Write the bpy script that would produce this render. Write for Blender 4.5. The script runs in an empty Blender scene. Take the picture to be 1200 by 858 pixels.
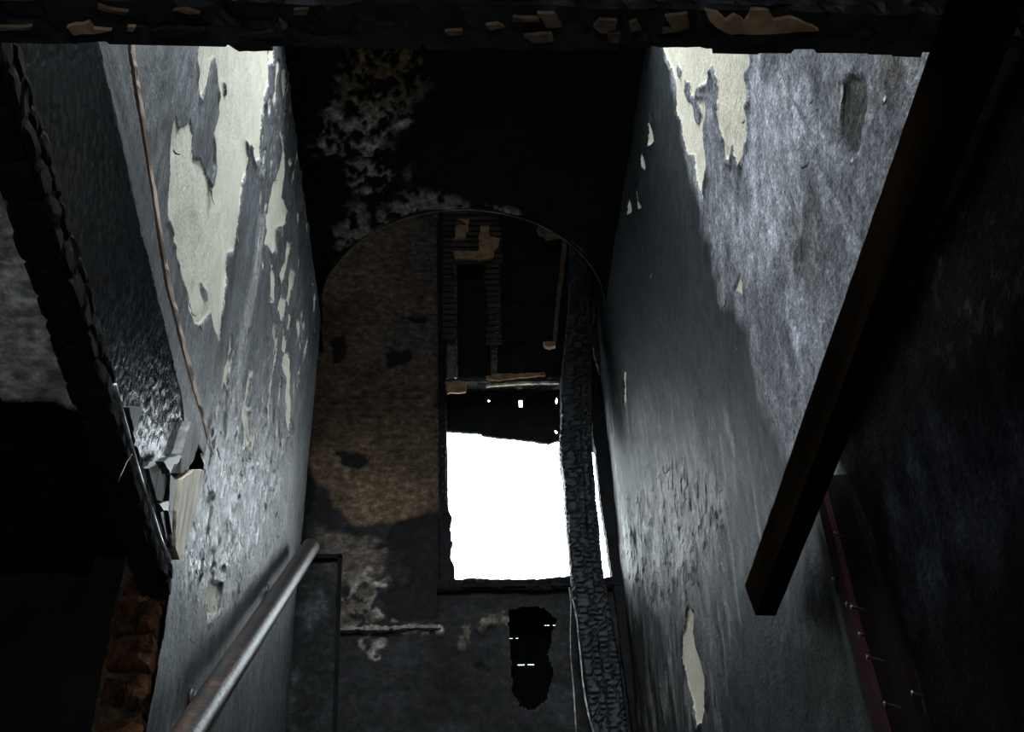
import bpy, math, random
import numpy as np
from mathutils import Vector, Matrix

# ------------------------------------------------------------------ camera
H = 1.5                                   # eye height above the hall floor
F = 1359.0                                # focal length in pixels of the 1200x858 frame
def _d(px, py): return np.array([px-600.0, 429.0-py, -F])
_Y = _d(525, 1500); _Y /= np.linalg.norm(_Y)          # vanishing point of the level lines
_Z = _d(525, -1300); _Z -= _Z.dot(_Y)*_Y; _Z /= np.linalg.norm(_Z)   # vanishing point of the verticals
_X = np.cross(_Y, _Z)
CAM = np.array([_X, _Y, _Z])              # world <- camera
scene = bpy.context.scene
col = scene.collection
cd = bpy.data.cameras.new('camera'); cam = bpy.data.objects.new('camera', cd); col.objects.link(cam)
cd.sensor_width = 36.0; cd.lens = F*36.0/1200.0; cd.clip_start = .02
cam.matrix_world = Matrix.Translation((0, 0, H)) @ Matrix(CAM.tolist()).to_4x4()
scene.camera = cam

# ------------------------------------------------------------------ light: an overcast sky
w = bpy.data.worlds.new('sky'); scene.world = w; w.use_nodes = True
bg = w.node_tree.nodes['Background']
bg.inputs['Color'].default_value = (0.84, 0.95, 1.0, 1); bg.inputs['Strength'].default_value = 12.0
scene.view_settings.view_transform = 'Standard'; scene.view_settings.look = 'None'
scene.view_settings.gamma = 1; scene.view_settings.use_curve_mapping = False
scene.view_settings.exposure = 0.0

# ------------------------------------------------------------------ pixel -> place
def ray(px, py): return CAM @ (np.array([px-600.0, 429.0-py, -F])/F)
AX = {'x': 0, 'y': 1, 'z': 2}
def at(px, py, axis, val):
    """point where the sight line through a pixel meets the plane axis = val (z counted from the floor)"""
    r = ray(px, py); a = AX[axis]
    v = val-H if axis == 'z' else val
    p = r*(v/r[a]); p[2] += H
    return p
def uv(pts, axis, val):
    idx = [i for i in range(3) if i != AX[axis]]
    return np.array([[at(x, y, axis, val)[i] for i in idx] for x, y in pts])
def zoom(x0, y0, s): return lambda pts: [(x0+a/s, y0+b/s) for a, b in pts]
z1 = zoom(0, 0, 3); z2 = zoom(0, 250, 3); z7 = zoom(680, 30, 2.2); z8 = zoom(680, 400, 1.873)
zB = zoom(120, 460, 4.29); zD = zoom(840, 520, 2.539); zP = zoom(560, 680, 4.818); zT = zoom(500, 230, 5.0)
zW = zoom(310, 480, 2.269); zR = zoom(330, 30, 2.6667); zU = zoom(500, 390, 5.0); zL = zoom(0, 480, 2.27)

# ------------------------------------------------------------------ noise
_rng = np.random.default_rng(7)
_T = _rng.random((256, 256))
def vnoise(x, y, seed=0):
    x = np.asarray(x, float)+seed*17.37; y = np.asarray(y, float)+seed*9.71
    xi = np.floor(x).astype(int); yi = np.floor(y).astype(int)
    fx = x-xi; fy = y-yi
    fx = fx*fx*(3-2*fx); fy = fy*fy*(3-2*fy)
    a = _T[xi % 256, yi % 256]; b = _T[(xi+1) % 256, yi % 256]
    c = _T[xi % 256, (yi+1) % 256]; d = _T[(xi+1) % 256, (yi+1) % 256]
    return (a*(1-fx)+b*fx)*(1-fy)+(c*(1-fx)+d*fx)*fy
def fbm(x, y, oct=4, seed=0):
    s = 0; a = .5; n = 0
    for o in range(oct):
        s = s+a*vnoise(x*2**o, y*2**o, seed+o*3); n += a; a *= .5
    return s/n
def cells(x, y, seed=0, jit=.7):
    """distance between the nearest and second nearest cell point: 0 in the cracks"""
    xi = np.floor(x).astype(int); yi = np.floor(y).astype(int)
    f1 = np.full(np.shape(x), 9.0); f2 = f1.copy()
    for i in (-1, 0, 1):
        for j in (-1, 0, 1):
            cx = xi+i; cy = yi+j
            px = cx+.5+jit*(_T[(cx+seed*31) % 256, (cy+7) % 256]-.5)
            py = cy+.5+jit*(_T[(cx+91) % 256, (cy+seed*13) % 256]-.5)
            d = np.hypot(px-x, py-y)
            f2 = np.where(d < f1, f1, np.minimum(f2, d)); f1 = np.minimum(f1, d)
    return f2-f1
def sstep(a, b, x):
    t = np.clip((x-a)/(b-a), 0, 1); return t*t*(3-2*t)
def sdf(poly, U, V, margin=.15):
    """signed distance to a polygon, positive inside, clipped at -margin outside its box"""
    poly = np.asarray(poly, float); out = np.full(U.shape, -margin)
    m = (U > poly[:, 0].min()-margin) & (U < poly[:, 0].max()+margin) & (V > poly[:, 1].min()-margin) & (V < poly[:, 1].max()+margin)
    if not m.any(): return out
    u = U[m]; v = V[m]; best = np.full(u.shape, 9.0); ins = np.zeros(u.shape, bool)
    n = len(poly)
    for i in range(n):
        ax, ay = poly[i]; bx, by = poly[(i+1) % n]
        dx, dy = bx-ax, by-ay; L = dx*dx+dy*dy+1e-12
        t = np.clip(((u-ax)*dx+(v-ay)*dy)/L, 0, 1)
        best = np.minimum(best, (u-ax-t*dx)**2+(v-ay-t*dy)**2)
        if ay != by:
            c = ((ay > v) != (by > v)) & (u < (bx-ax)*(v-ay)/(by-ay)+ax)
            ins ^= c
    d = np.sqrt(best); out[m] = np.maximum(np.where(ins, d, -d), -margin)
    return out

# ------------------------------------------------------------------ materials
def nt(name):
    m = bpy.data.materials.new(name); m.use_nodes = True
    t = m.node_tree; b = t.nodes['Principled BSDF']
    return m, t, b
def N(t, typ, **kw):
    n = t.nodes.new(typ)
    for k, v in kw.items():
        if k in n.inputs: n.inputs[k].default_value = v
        else: setattr(n, k, v)
    return n
def coords(t, scale=(1, 1, 1)):
    tc = N(t, 'ShaderNodeTexCoord'); mp = N(t, 'ShaderNodeMapping'); mp.inputs['Scale'].default_value = scale
    t.links.new(tc.outputs['Object'], mp.inputs['Vector']); return mp.outputs['Vector']
def noise(t, vec, scale, detail=5, rough=.6):
    n = N(t, 'ShaderNodeTexNoise'); n.inputs['Scale'].default_value = scale; n.inputs['Detail'].default_value = detail
    n.inputs['Roughness'].default_value = rough; t.links.new(vec, n.inputs['Vector']); return n.outputs['Fac']
def ramp(t, fac, stops):
    r = N(t, 'ShaderNodeValToRGB'); e = r.color_ramp.elements
    while len(e) < len(stops): e.new(.5)
    for i, (p, c) in enumerate(stops): e[i].position = p; e[i].color = (*c, 1) if len(c) == 3 else c
    t.links.new(fac, r.inputs['Fac']); return r.outputs['Color']
def bump(t, b, h, strength, dist=.01):
    n = N(t, 'ShaderNodeBump'); n.inputs['Strength'].default_value = strength; n.inputs['Distance'].default_value = dist
    t.links.new(h, n.inputs['Height']); t.links.new(n.outputs['Normal'], b.inputs['Normal'])
def simple(name, c1, c2, rough=.6, scale=12, stretch=(1, 1, 1), bmp=.3, dist=.005, metal=0, spec=.5, c3=None, lo=.35, hi=.65):
    m, t, b = nt(name); v = coords(t, stretch); f = noise(t, v, scale)
    st = [(lo, c1), (hi, c2)] + ([(min(hi+.12, 1), c3)] if c3 else [])
    t.links.new(ramp(t, f, st), b.inputs['Base Color'])
    b.inputs['Roughness'].default_value = rough; b.inputs['Metallic'].default_value = metal
    b.inputs['Specular IOR Level'].default_value = spec
    bump(t, b, noise(t, v, scale*3, 4), bmp, dist)
    return m
def wall_mat(name, stretch, cream=(.72, .67, .55), bmp=.5, bscale=55, grain=(1, 1, 1), wood=(.5, .33, .2), spec=.5):
    """painted wall: colour and gloss of each spot come with the mesh, the ragged paint edge and grain from noise"""
    m, t, b = nt(name); L = t.links.new
    a = N(t, 'ShaderNodeAttribute', attribute_name='tint'); s = N(t, 'ShaderNodeAttribute', attribute_name='bare'); r = N(t, 'ShaderNodeAttribute', attribute_name='rough')
    v = coords(t, stretch); v0 = coords(t)
    n1 = noise(t, v, 14, 6, .7); n2 = noise(t, v0, bscale, 4, .65)
    mul = N(t, 'ShaderNodeMixRGB', blend_type='MULTIPLY'); mul.inputs[0].default_value = 1
    L(a.outputs['Color'], mul.inputs[1]); L(ramp(t, n1, [(.3, (.35, .35, .35)), (.5, (.95, .95, .95)), (.72, (2.0, 2.0, 2.05))]), mul.inputs[2])
    mul2 = N(t, 'ShaderNodeMixRGB', blend_type='MULTIPLY'); mul2.inputs[0].default_value = 1.0
    L(mul.outputs[0], mul2.inputs[1]); L(ramp(t, n2, [(.3, (.4, .4, .4)), (.55, (1, 1, 1)), (.75, (1.8, 1.8, 1.8))]), mul2.inputs[2])
    # bare plaster under the paint
    vg = coords(t, (22, 22, 2.2)); g = noise(t, vg, 6, 3, .6)
    cr = ramp(t, g, [(.33, tuple(.82*c for c in cream)), (.45, cream), (.68, cream), (.76, wood)])
    # edge: bare (signed distance) + small noise
    mm = N(t, 'ShaderNodeMath', operation='MULTIPLY_ADD'); L(noise(t, v, 45, 5, .8), mm.inputs[0]); mm.inputs[1].default_value = .022
    ad = N(t, 'ShaderNodeMath', operation='ADD'); ad.inputs[1].default_value = -.011
    L(s.outputs['Fac'], mm.inputs[2]); L(mm.outputs[0], ad.inputs[0])
    st = N(t, 'ShaderNodeMath', operation='MULTIPLY'); st.inputs[1].default_value = 1500; st.use_clamp = True; L(ad.outputs[0], st.inputs[0])
    mix = N(t, 'ShaderNodeMixRGB'); L(st.outputs[0], mix.inputs[0]); L(mul2.outputs[0], mix.inputs[1]); L(cr, mix.inputs[2])
    L(mix.outputs[0], b.inputs['Base Color'])
    rr = N(t, 'ShaderNodeMixRGB'); L(st.outputs[0], rr.inputs[0]); L(r.outputs['Fac'], rr.inputs[1]); rr.inputs[2].default_value = (.7, .7, .7, 1)
    L(rr.outputs[0], b.inputs['Roughness']); mr = N(t, 'ShaderNodeMapRange'); mr.inputs[1].default_value = .75; mr.inputs[2].default_value = .93; mr.inputs[3].default_value = spec; mr.inputs[4].default_value = .01
    L(r.outputs['Fac'], mr.inputs[0]); L(mr.outputs[0], b.inputs['Specular IOR Level'])
    ms = N(t, 'ShaderNodeMath', operation='ADD'); L(n1, ms.inputs[0]); L(n2, ms.inputs[1])
    n3 = noise(t, coords(t, (9, 9, 1.3)), 28, 4, .7); ms2 = N(t, 'ShaderNodeMath', operation='ADD'); L(ms.outputs[0], ms2.inputs[0]); L(n3, ms2.inputs[1])
    bump(t, b, ms2.outputs[0], bmp, .006)
    return m
def char_mat(name, c1=(.006, .006, .007), c2=(.022, .021, .022), brown=None, rough=.5, scale=30, spec=.4):
    m, t, b = nt(name); v = coords(t); f = noise(t, v, scale, 6, .7)
    st = [(.35, c1), (.62, c2)] + ([(.74, brown)] if brown else [])
    t.links.new(ramp(t, f, st), b.inputs['Base Color']); b.inputs['Roughness'].default_value = rough
    b.inputs['Specular IOR Level'].default_value = spec
    bump(t, b, noise(t, v, scale*4, 4), .5, .004); return m

M = {}
M['wall'] = wall_mat('sooty_peeling_paint', (3.2, 3.2, .8), bmp=.55, bscale=100)
M['wall_r'] = wall_mat('ashen_blistered_paint', (1.7, 1.7, 1.0), cream=(.74, .68, .55), bmp=.6, spec=.13, bscale=110)
M['apron'] = wall_mat('glossy_blistered_char', (3.2, 3.2, .8), bmp=.22, bscale=60, spec=.55)
M['back'] = wall_mat('scorched_plaster', (1.6, 1.6, 2.4), cream=(.16, .11, .07), bmp=.6, bscale=40, wood=(.1, .07, .05), spec=.25)
M['soffit'] = wall_mat('sooty_ceiling_plaster', (2, 2, 2), cream=(.07, .065, .055), bmp=.6, bscale=45, wood=(.07, .05, .03), spec=.03)
M['char'] = char_mat('charcoal')
M['char_brown'] = char_mat('charred_wood', (.008, .007, .007), (.03, .025, .022), (.10, .065, .04))
M['char_gloss'] = char_mat('wet_charcoal', (.008, .009, .011), (.03, .032, .036), None, .32, 40, .6)
M['char_post'] = char_mat('alligatored_charcoal', (.006, .0065, .008), (.02, .022, .026), None, .55, 40, .3)
M['char_dull'] = char_mat('dull_charcoal', (.006, .006, .007), (.016, .016, .018), None, .8, 20, .1)
M['char_trim'] = char_mat('brown_charcoal', (.004, .004, .004), (.012, .010, .009), (.035, .024, .016), .8, 26, .08)
M['soot'] = simple('soot_black_plaster', (.006, .006, .007), (.016, .015, .015), .85, 6, bmp=.5, spec=.1)
M['timber'] = simple('smoked_timber', (.0028, .0019, .0011), (.012, .0072, .0038), .95, 10, (1, .12, 1), .3, spec=0)
M['bare_wood'] = simple('split_bare_wood', (.34, .23, .16), (.62, .47, .36), .8, 16, (3, 1, .5), .5)
M['grey_wood'] = simple('weathered_grey_wood', (.10, .09, .085), (.30, .28, .27), .7, 22, (3, 3, .5), .5)
M['cream_wood'] = simple('pale_split_wood', (.30, .27, .24), (.78, .66, .46), .6, 18, (3, 3, .6), .5)
M['brick'] = simple('scorched_brick', (.02, .011, .007), (.14, .06, .026), .9, 28, bmp=.9, dist=.01, c3=(.5, .32, .15), spec=.1)
M['mortar'] = simple('crumbling_mortar', (.03, .022, .016), (.13, .085, .05), .95, 40, bmp=.9, dist=.01, spec=.1)
M['pipe'] = simple('rusty_black_pipe', (.010, .010, .011), (.022, .021, .022), .36, 26, bmp=.6, dist=.004, spec=.3, c3=(.09, .035, .014), lo=.38, hi=.52)
M['metal'] = simple('bright_scraped_metal', (.25, .26, .28), (.7, .72, .75), .3, 50, bmp=.2, metal=.8)
M['iron'] = simple('dark_iron', (.03, .03, .032), (.09, .085, .08), .45, 40, metal=.5)
M['nail'] = simple('dull_nail_steel', (.05, .05, .05), (.16, .155, .15), .45, 60, metal=.5)
M['tan'] = simple('scorched_tan_plaster', (.22, .13, .075), (.46, .29, .17), .9, 30, bmp=.5, spec=.1)
M['tan_dark'] = simple('browned_plaster', (.08, .053, .034), (.20, .13, .085), .9, 30, bmp=.5, spec=.1)
M['paint_flake'] = simple('curled_grey_paint', (.10, .105, .115), (.26, .265, .28), .55, 30, bmp=.3)
M['paint_flake_d'] = simple('curled_dark_paint', (.03, .033, .036), (.09, .095, .1), .45, 30, bmp=.3)
M['red'] = simple('scorched_red_paint', (.010, .005, .0055), (.03, .0105, .0115), .9, 14, (1, 1, .3), .3, spec=.05)
M['red_brown'] = simple('smoke_blackened_red_paint', (.003, .0016, .0014), (.008, .0034, .003), .95, 14, (1, 1, .3), .3, spec=.05)
M['grey_paint'] = simple('smoky_grey_paint', (.025, .025, .025), (.06, .06, .058), .6, 14, (1, 1, .3), .3, spec=.05)
M['wire'] = simple('ash_white_wire', (.03, .03, .03), (.55, .53, .5), .8, 40, bmp=.3)
M['floor'] = simple('sooty_floor_boards', (.02, .018, .016), (.06, .055, .05), .7, 8, (3, .4, 1), .4)
M['void'] = simple('dead_black_char', (.002, .002, .002), (.004, .004, .004), .95, 20, bmp=.2, spec=0)
M['ash'] = simple('dirty_lath', (.02, .014, .009), (.07, .045, .026), .85, 20, (.4, 2, 2), .5)

# ------------------------------------------------------------------ mesh helpers
def link(o, parent=None):
    col.objects.link(o)
    if parent is not None: o.parent = parent
    return o
def mesh_obj(name, verts, faces, mat, parent=None, smooth=False):
    me = bpy.data.meshes.new(name); me.from_pydata([tuple(map(float, v)) for v in verts], [], faces); me.update()
    if smooth: me.polygons.foreach_set('use_smooth', [True]*len(me.polygons))
    if mat is not None: me.materials.append(mat)
    return link(bpy.data.objects.new(name, me), parent)
def empty(name, loc=(0, 0, 0)):
    o = bpy.data.objects.new(name, None); o.empty_display_size = .1; o.location = loc; return link(o)
def tag(o, label, cat=None, group=None, kind=None):
    o['label'] = label
    if cat: o['category'] = cat
    if group: o['group'] = group
    if kind: o['kind'] = kind
    return o
def keep_world(o):                        # parent sits away from the origin, mesh coordinates are world ones
    o.matrix_parent_inverse = Matrix.Translation(-Vector(o.parent.location)); return o
def box(name, x0, x1, y0, y1, z0, z1, mat, parent=None):
    v = [(x, y, z) for x in (x0, x1) for y in (y0, y1) for z in (z0, z1)]
    f = [(0, 1, 3, 2), (4, 6, 7, 5), (0, 4, 5, 1), (2, 3, 7, 6), (0, 2, 6, 4), (1, 5, 7, 3)]
    return mesh_obj(name, v, f, mat, parent)
def sheet(name, axis, val, side, u0, u1, v0, v1, res, mat, fn, parent=None, thick=0):
    """a wall surface as a fine grid; fn gives for each spot its relief (m), colour, bare-plaster distance, roughness, and whether it is there.
    side is the direction (+1/-1 along axis) the surface faces."""
    nu = int((u1-u0)/res)+1; nv = int((v1-v0)/res)+1
    U, V = np.meshgrid(np.linspace(u0, u1, nu), np.linspace(v0, v1, nv), indexing='ij')
    U = U.ravel(); V = V.ravel(); d = fn(U, V); h = d['h']*side+val
    P = {'x': (h, U, V), 'y': (U, h, V), 'z': (U, V, h)}[axis]
    co = np.stack(P, 1)
    i = np.arange(nu*nv).reshape(nu, nv)
    q = np.stack([i[:-1, :-1], i[1:, :-1], i[1:, 1:], i[:-1, 1:]], -1).reshape(-1, 4)
    nsign = {'x': 1, 'y': -1, 'z': 1}[axis]
    if nsign*side < 0: q = q[:, ::-1]
    if 'keep' in d: q = q[d['keep'][q].all(1)]
    used = np.unique(q); rem = np.full(nu*nv, -1); rem[used] = np.arange(len(used)); q = rem[q]; co = co[used]
    if thick:                             # closed back face a little behind
        n = len(co); back = co.copy(); back[:, AX[axis]] = val-side*thick
        e = np.concatenate([q[:, [a, (a+1) % 4]] for a in range(4)])
        key = {}
        for a, b in e.tolist(): key[(a, b)] = 1
        bd = [(a, b) for a, b in key if (b, a) not in key]
        qs = np.array([[b, a, a+n, b+n] for a, b in bd]).reshape(-1, 4)
        q = np.concatenate([q, q[:, ::-1]+n, qs]); co = np.concatenate([co, back])
    me = bpy.data.meshes.new(name)
    me.vertices.add(len(co)); me.vertices.foreach_set('co', co.astype(np.float32).ravel())
    me.loops.add(q.size); me.loops.foreach_set('vertex_index', q.astype(np.int32).ravel())
    me.polygons.add(len(q)); me.polygons.foreach_set('loop_start', np.arange(0, q.size, 4, dtype=np.int32))
    me.polygons.foreach_set('use_smooth', np.ones(len(q), bool))
    me.update(calc_edges=True)
    rep = 2 if thick else 1
    if 'col' in d:
        a = me.attributes.new('tint', 'FLOAT_COLOR', 'POINT')
        c = np.ones((len(used), 4), np.float32); c[:, :3] = d['col'][used]; a.data.foreach_set('color', np.tile(c, (rep, 1)).ravel())
    for k in ('bare', 'rough'):
        if k in d:
            a = me.attributes.new(k, 'FLOAT', 'POINT'); a.data.foreach_set('value', np.tile(d[k][used].astype(np.float32), rep))
    me.materials.append(mat)
    return link(bpy.data.objects.new(name, me), parent)
def plate(name, pts, axis, val, side, thick, mat, parent=None, rag=0, seed=0, step=.012, drop=False):
    """flat piece traced by pixels on the plane axis = val, given a thickness towards side and a ragged rim"""
    p = uv(pts, axis, val); rn = random.Random(seed)
    if drop:                              # the piece goes on down to the floor below the frame
        for i, q in enumerate(pts):
            if q[1] > 880: p[i, 1] = .002
    if rag:
        q = []
        for i in range(len(p)):
            a = p[i]; b = p[(i+1) % len(p)]; n = max(1, int(np.linalg.norm(b-a)/step))
            for k in range(n):
                c = a+(b-a)*k/n; q.append(c+np.array([rn.uniform(-rag, rag), rn.uniform(-rag, rag)]))
        p = np.array(q)
    n = len(p)
    def P(u, h): return {'x': (h, u[0], u[1]), 'y': (u[0], h, u[1]), 'z': (u[0], u[1], h)}[axis]
    v = [P(u, val) for u in p]+[P(u, val+side*thick) for u in p]
    f = [tuple(range(n)), tuple(range(2*n-1, n-1, -1))]+[(i, i+n, (i+1) % n+n, (i+1) % n) for i in range(n)]
    o = mesh_obj(name, v, f, mat, parent)
    import bmesh
    bm = bmesh.new(); bm.from_mesh(o.data); bmesh.ops.recalc_face_normals(bm, faces=bm.faces); bm.to_mesh(o.data); bm.free()
    return o
def tube(name, pts, r, mat, parent=None, seg=14, cap=True, wob=0, seed=0):
    pts = [Vector(p) for p in pts]; n = len(pts); rs = r if isinstance(r, (list, tuple)) else [r]*n
    rn = random.Random(seed); v = []; f = []
    for i, p in enumerate(pts):
        t = (pts[min(i+1, n-1)]-pts[max(i-1, 0)]).normalized()
        a = t.cross(Vector((0, 0, 1)) if abs(t.z) < .9 else Vector((1, 0, 0))).normalized(); b = t.cross(a)
        for k in range(seg):
            q = 2*math.pi*k/seg; rr = rs[i]*(1+rn.uniform(-wob, wob)); v.append(p+a*math.cos(q)*rr+b*math.sin(q)*rr)
    for i in range(n-1):
        for k in range(seg): f.append((i*seg+k, i*seg+(k+1) % seg, (i+1)*seg+(k+1) % seg, (i+1)*seg+k))
    if cap: f.append(tuple(range(seg-1, -1, -1))); f.append(tuple(range((n-1)*seg, n*seg)))
    return mesh_obj(name, v, f, mat, parent, smooth=True)
def char_beam(name, p0, p1, wv, hv, mat, parent=None, res=.01, cl=.04, cw=.035, depth=.006, rag=.004, seed=0, profile=None):
    """charred timber from p0 to p1: section spanned by half-vectors wv and hv, its skin cracked into charcoal blocks"""
    p0, p1, wv, hv = (np.array(a, float) for a in (p0, p1, wv, hv)); L = np.linalg.norm(p1-p0)
    n = max(2, int(L/res)); ring = []
    W = 2*np.linalg.norm(wv); Hh = 2*np.linalg.norm(hv); a = max(2, int(W/res)); b = max(2, int(Hh/res))
    for k in range(a): ring.append((-1+2*k/a, -1))
    for k in range(b): ring.append((1, -1+2*k/b))
    for k in range(a): ring.append((1-2*k/a, 1))
    for k in range(b): ring.append((-1, 1-2*k/b))
    ring = np.array(ring); m = len(ring)
    T = np.linspace(0, 1, n+1); TT = np.repeat(T, m); RR = np.tile(ring, (n+1, 1)); S = np.tile(np.arange(m), n+1)*res
    c = cells(TT*L/cl+seed*3, S/cw, seed); gr = -depth*(1-sstep(.03, .3, c))
    big = (fbm(TT*L*8, S*8+seed, 3, seed)-.5)*rag*3
    nrm = RR/np.maximum(np.abs(RR).max(1, keepdims=True), 1e-6)
    corner = np.minimum(np.abs(RR[:, 0]), np.abs(RR[:, 1])); rnd = -.12*sstep(.75, 1, corner)
    off = gr+big
    wd = wv/np.linalg.norm(wv); hd = hv/np.linalg.norm(hv)
    wob = np.ones((len(TT), 2))
    P = p0+np.outer(TT, p1-p0)+np.outer(RR[:, 0]*(1+rnd), wv)+np.outer(RR[:, 1]*(1+rnd), hv)
    P += np.outer(off*np.where(np.abs(RR[:, 0]) > .99, np.sign(RR[:, 0]), 0), wd)+np.outer(off*np.where(np.abs(RR[:, 1]) > .99, np.sign(RR[:, 1]), 0), hd)
    if profile is not None: P = profile(P, TT)
    f = []
    for i in range(n):
        for k in range(m): f.append((i*m+k, i*m+(k+1) % m, (i+1)*m+(k+1) % m, (i+1)*m+k))
    f.append(tuple(range(m-1, -1, -1))); f.append(tuple(range(n*m, (n+1)*m)))
    o = mesh_obj(name, P, f, mat, parent)
    import bmesh
    bm = bmesh.new(); bm.from_mesh(o.data); bmesh.ops.recalc_face_normals(bm, faces=bm.faces); bm.to_mesh(o.data); bm.free()
    return o

XL, XR = -.55, .675                      # stair walls
YB = 4.05                                # window wall
ZS = 3.265+H                             # stairwell ceiling
ZC = 1.138+H                             # hall ceiling / underside of the burnt upper floor
YN = 2.08                                # where the left stair wall ends in the hall
YW = 3.83                                # where it ends at the landing
TOP = 3.75+H

def blend(c, mask, colr): return c*(1-mask[:, None])+np.array(colr)*mask[:, None]
def region(polys, axis, val, U, V, feather=.03, wob=.03, sc=9, seed=0, vs=1):
    out = np.zeros(U.shape); w = (fbm(U*sc, V*sc*vs, 4, seed)-.5)*2*wob
    for p in polys: out = np.maximum(out, sstep(-feather, feather, sdf(uv(p, axis, val), U, V, .3)+w))
    return out
def bare(polys, axis, val, U, V, wob=.012, seed=0, sc=30, vs=.3):
    s = np.full(U.shape, -.15); w = (fbm(U*sc, V*sc*vs, 4, seed)-.5)*2*wob
    for p in polys: s = np.maximum(s, sdf(uv(p, axis, val), U, V))
    return s+w*(s > -.06)

# ================================================================== LEFT STAIR WALL
CREAM_L = [
    [(233, 45), (270, 45), (313, 50), (313, 95), (305, 125), (304, 150), (303, 188), (297, 192), (293, 170), (287, 162), (289, 185), (287, 205), (282, 214), (279, 245),
     (277, 262), (275, 292), (267, 298), (266, 322), (262, 345), (258, 372), (256, 402), (250, 388), (246, 366), (240, 374), (232, 381), (226, 378),
     (221, 362), (216, 340), (209, 305), (199, 265), (197, 238), (200, 200), (201, 160), (204, 138), (208, 153), (215, 150), (222, 143), (224, 158), (223, 186), (230, 187),
     (237, 196), (245, 223), (250, 196), (249, 158), (256, 132), (254, 90), (251, 66), (246, 72), (240, 104), (233, 112), (231, 75)],
    [(315, 57), (319, 57), (318, 75), (313, 75)],
    z1([(985, 440), (995, 520), (1002, 600), (990, 690), (1012, 740), (1000, 790), (968, 800), (945, 858), (925, 858), (940, 720), (955, 640), (975, 600), (985, 540), (975, 470)]),
    z2([(930, 0), (965, 20), (965, 120), (950, 150), (930, 90)]), z2([(1005, 100), (1018, 110), (1002, 200), (985, 255), (978, 215), (998, 170)]),
    z2([(985, 290), (1003, 310), (1000, 360), (980, 380), (975, 330)]), z2([(948, 200), (962, 210), (958, 310), (945, 315)]), z2([(1018, 190), (1035, 220), (1018, 280), (1012, 330), (1003, 300), (1010, 240)]),
    z2([(1010, 350), (1023, 370), (1015, 405), (1003, 415)]), z2([(995, 425), (1005, 450), (1000, 490), (990, 480)]),
    z2([(1000, 490), (1015, 510), (1012, 600), (1018, 690), (1015, 750), (1003, 720), (995, 660), (998, 580), (990, 530)]),
    z2([(955, 390), (966, 410), (965, 450), (956, 440)]),
    z2([(852, 650), (862, 670), (870, 740), (876, 800), (865, 830), (855, 780), (850, 720)]),
    z2([(985, 560), (982, 640), (972, 700), (970, 760), (966, 740), (974, 640)]),
    zL([(545, 500), (560, 455), (580, 470), (572, 540), (552, 555)]), zL([(645, 0), (662, 5), (655, 90), (648, 100)]), zL([(760, 0), (770, 5), (766, 60), (758, 50)]),
    z1([(985, 240), (1000, 250), (998, 330), (988, 350)]), z1([(945, 170), (955, 180), (945, 205), (938, 200)])]
GREY_IN_CREAM = [z2([(702, 240), (722, 275), (722, 310), (712, 300)]), z2([(648, 260), (660, 300), (660, 340), (650, 310)]), z1([(785, 285), (793, 300), (793, 340), (786, 330)])]
HOLES_L = [zB([(325, 205), (383, 148), (400, 160), (375, 225), (350, 300), (310, 312)]), zB([(445, 225), (470, 250), (497, 402), (418, 390), (432, 310)])]
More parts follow.
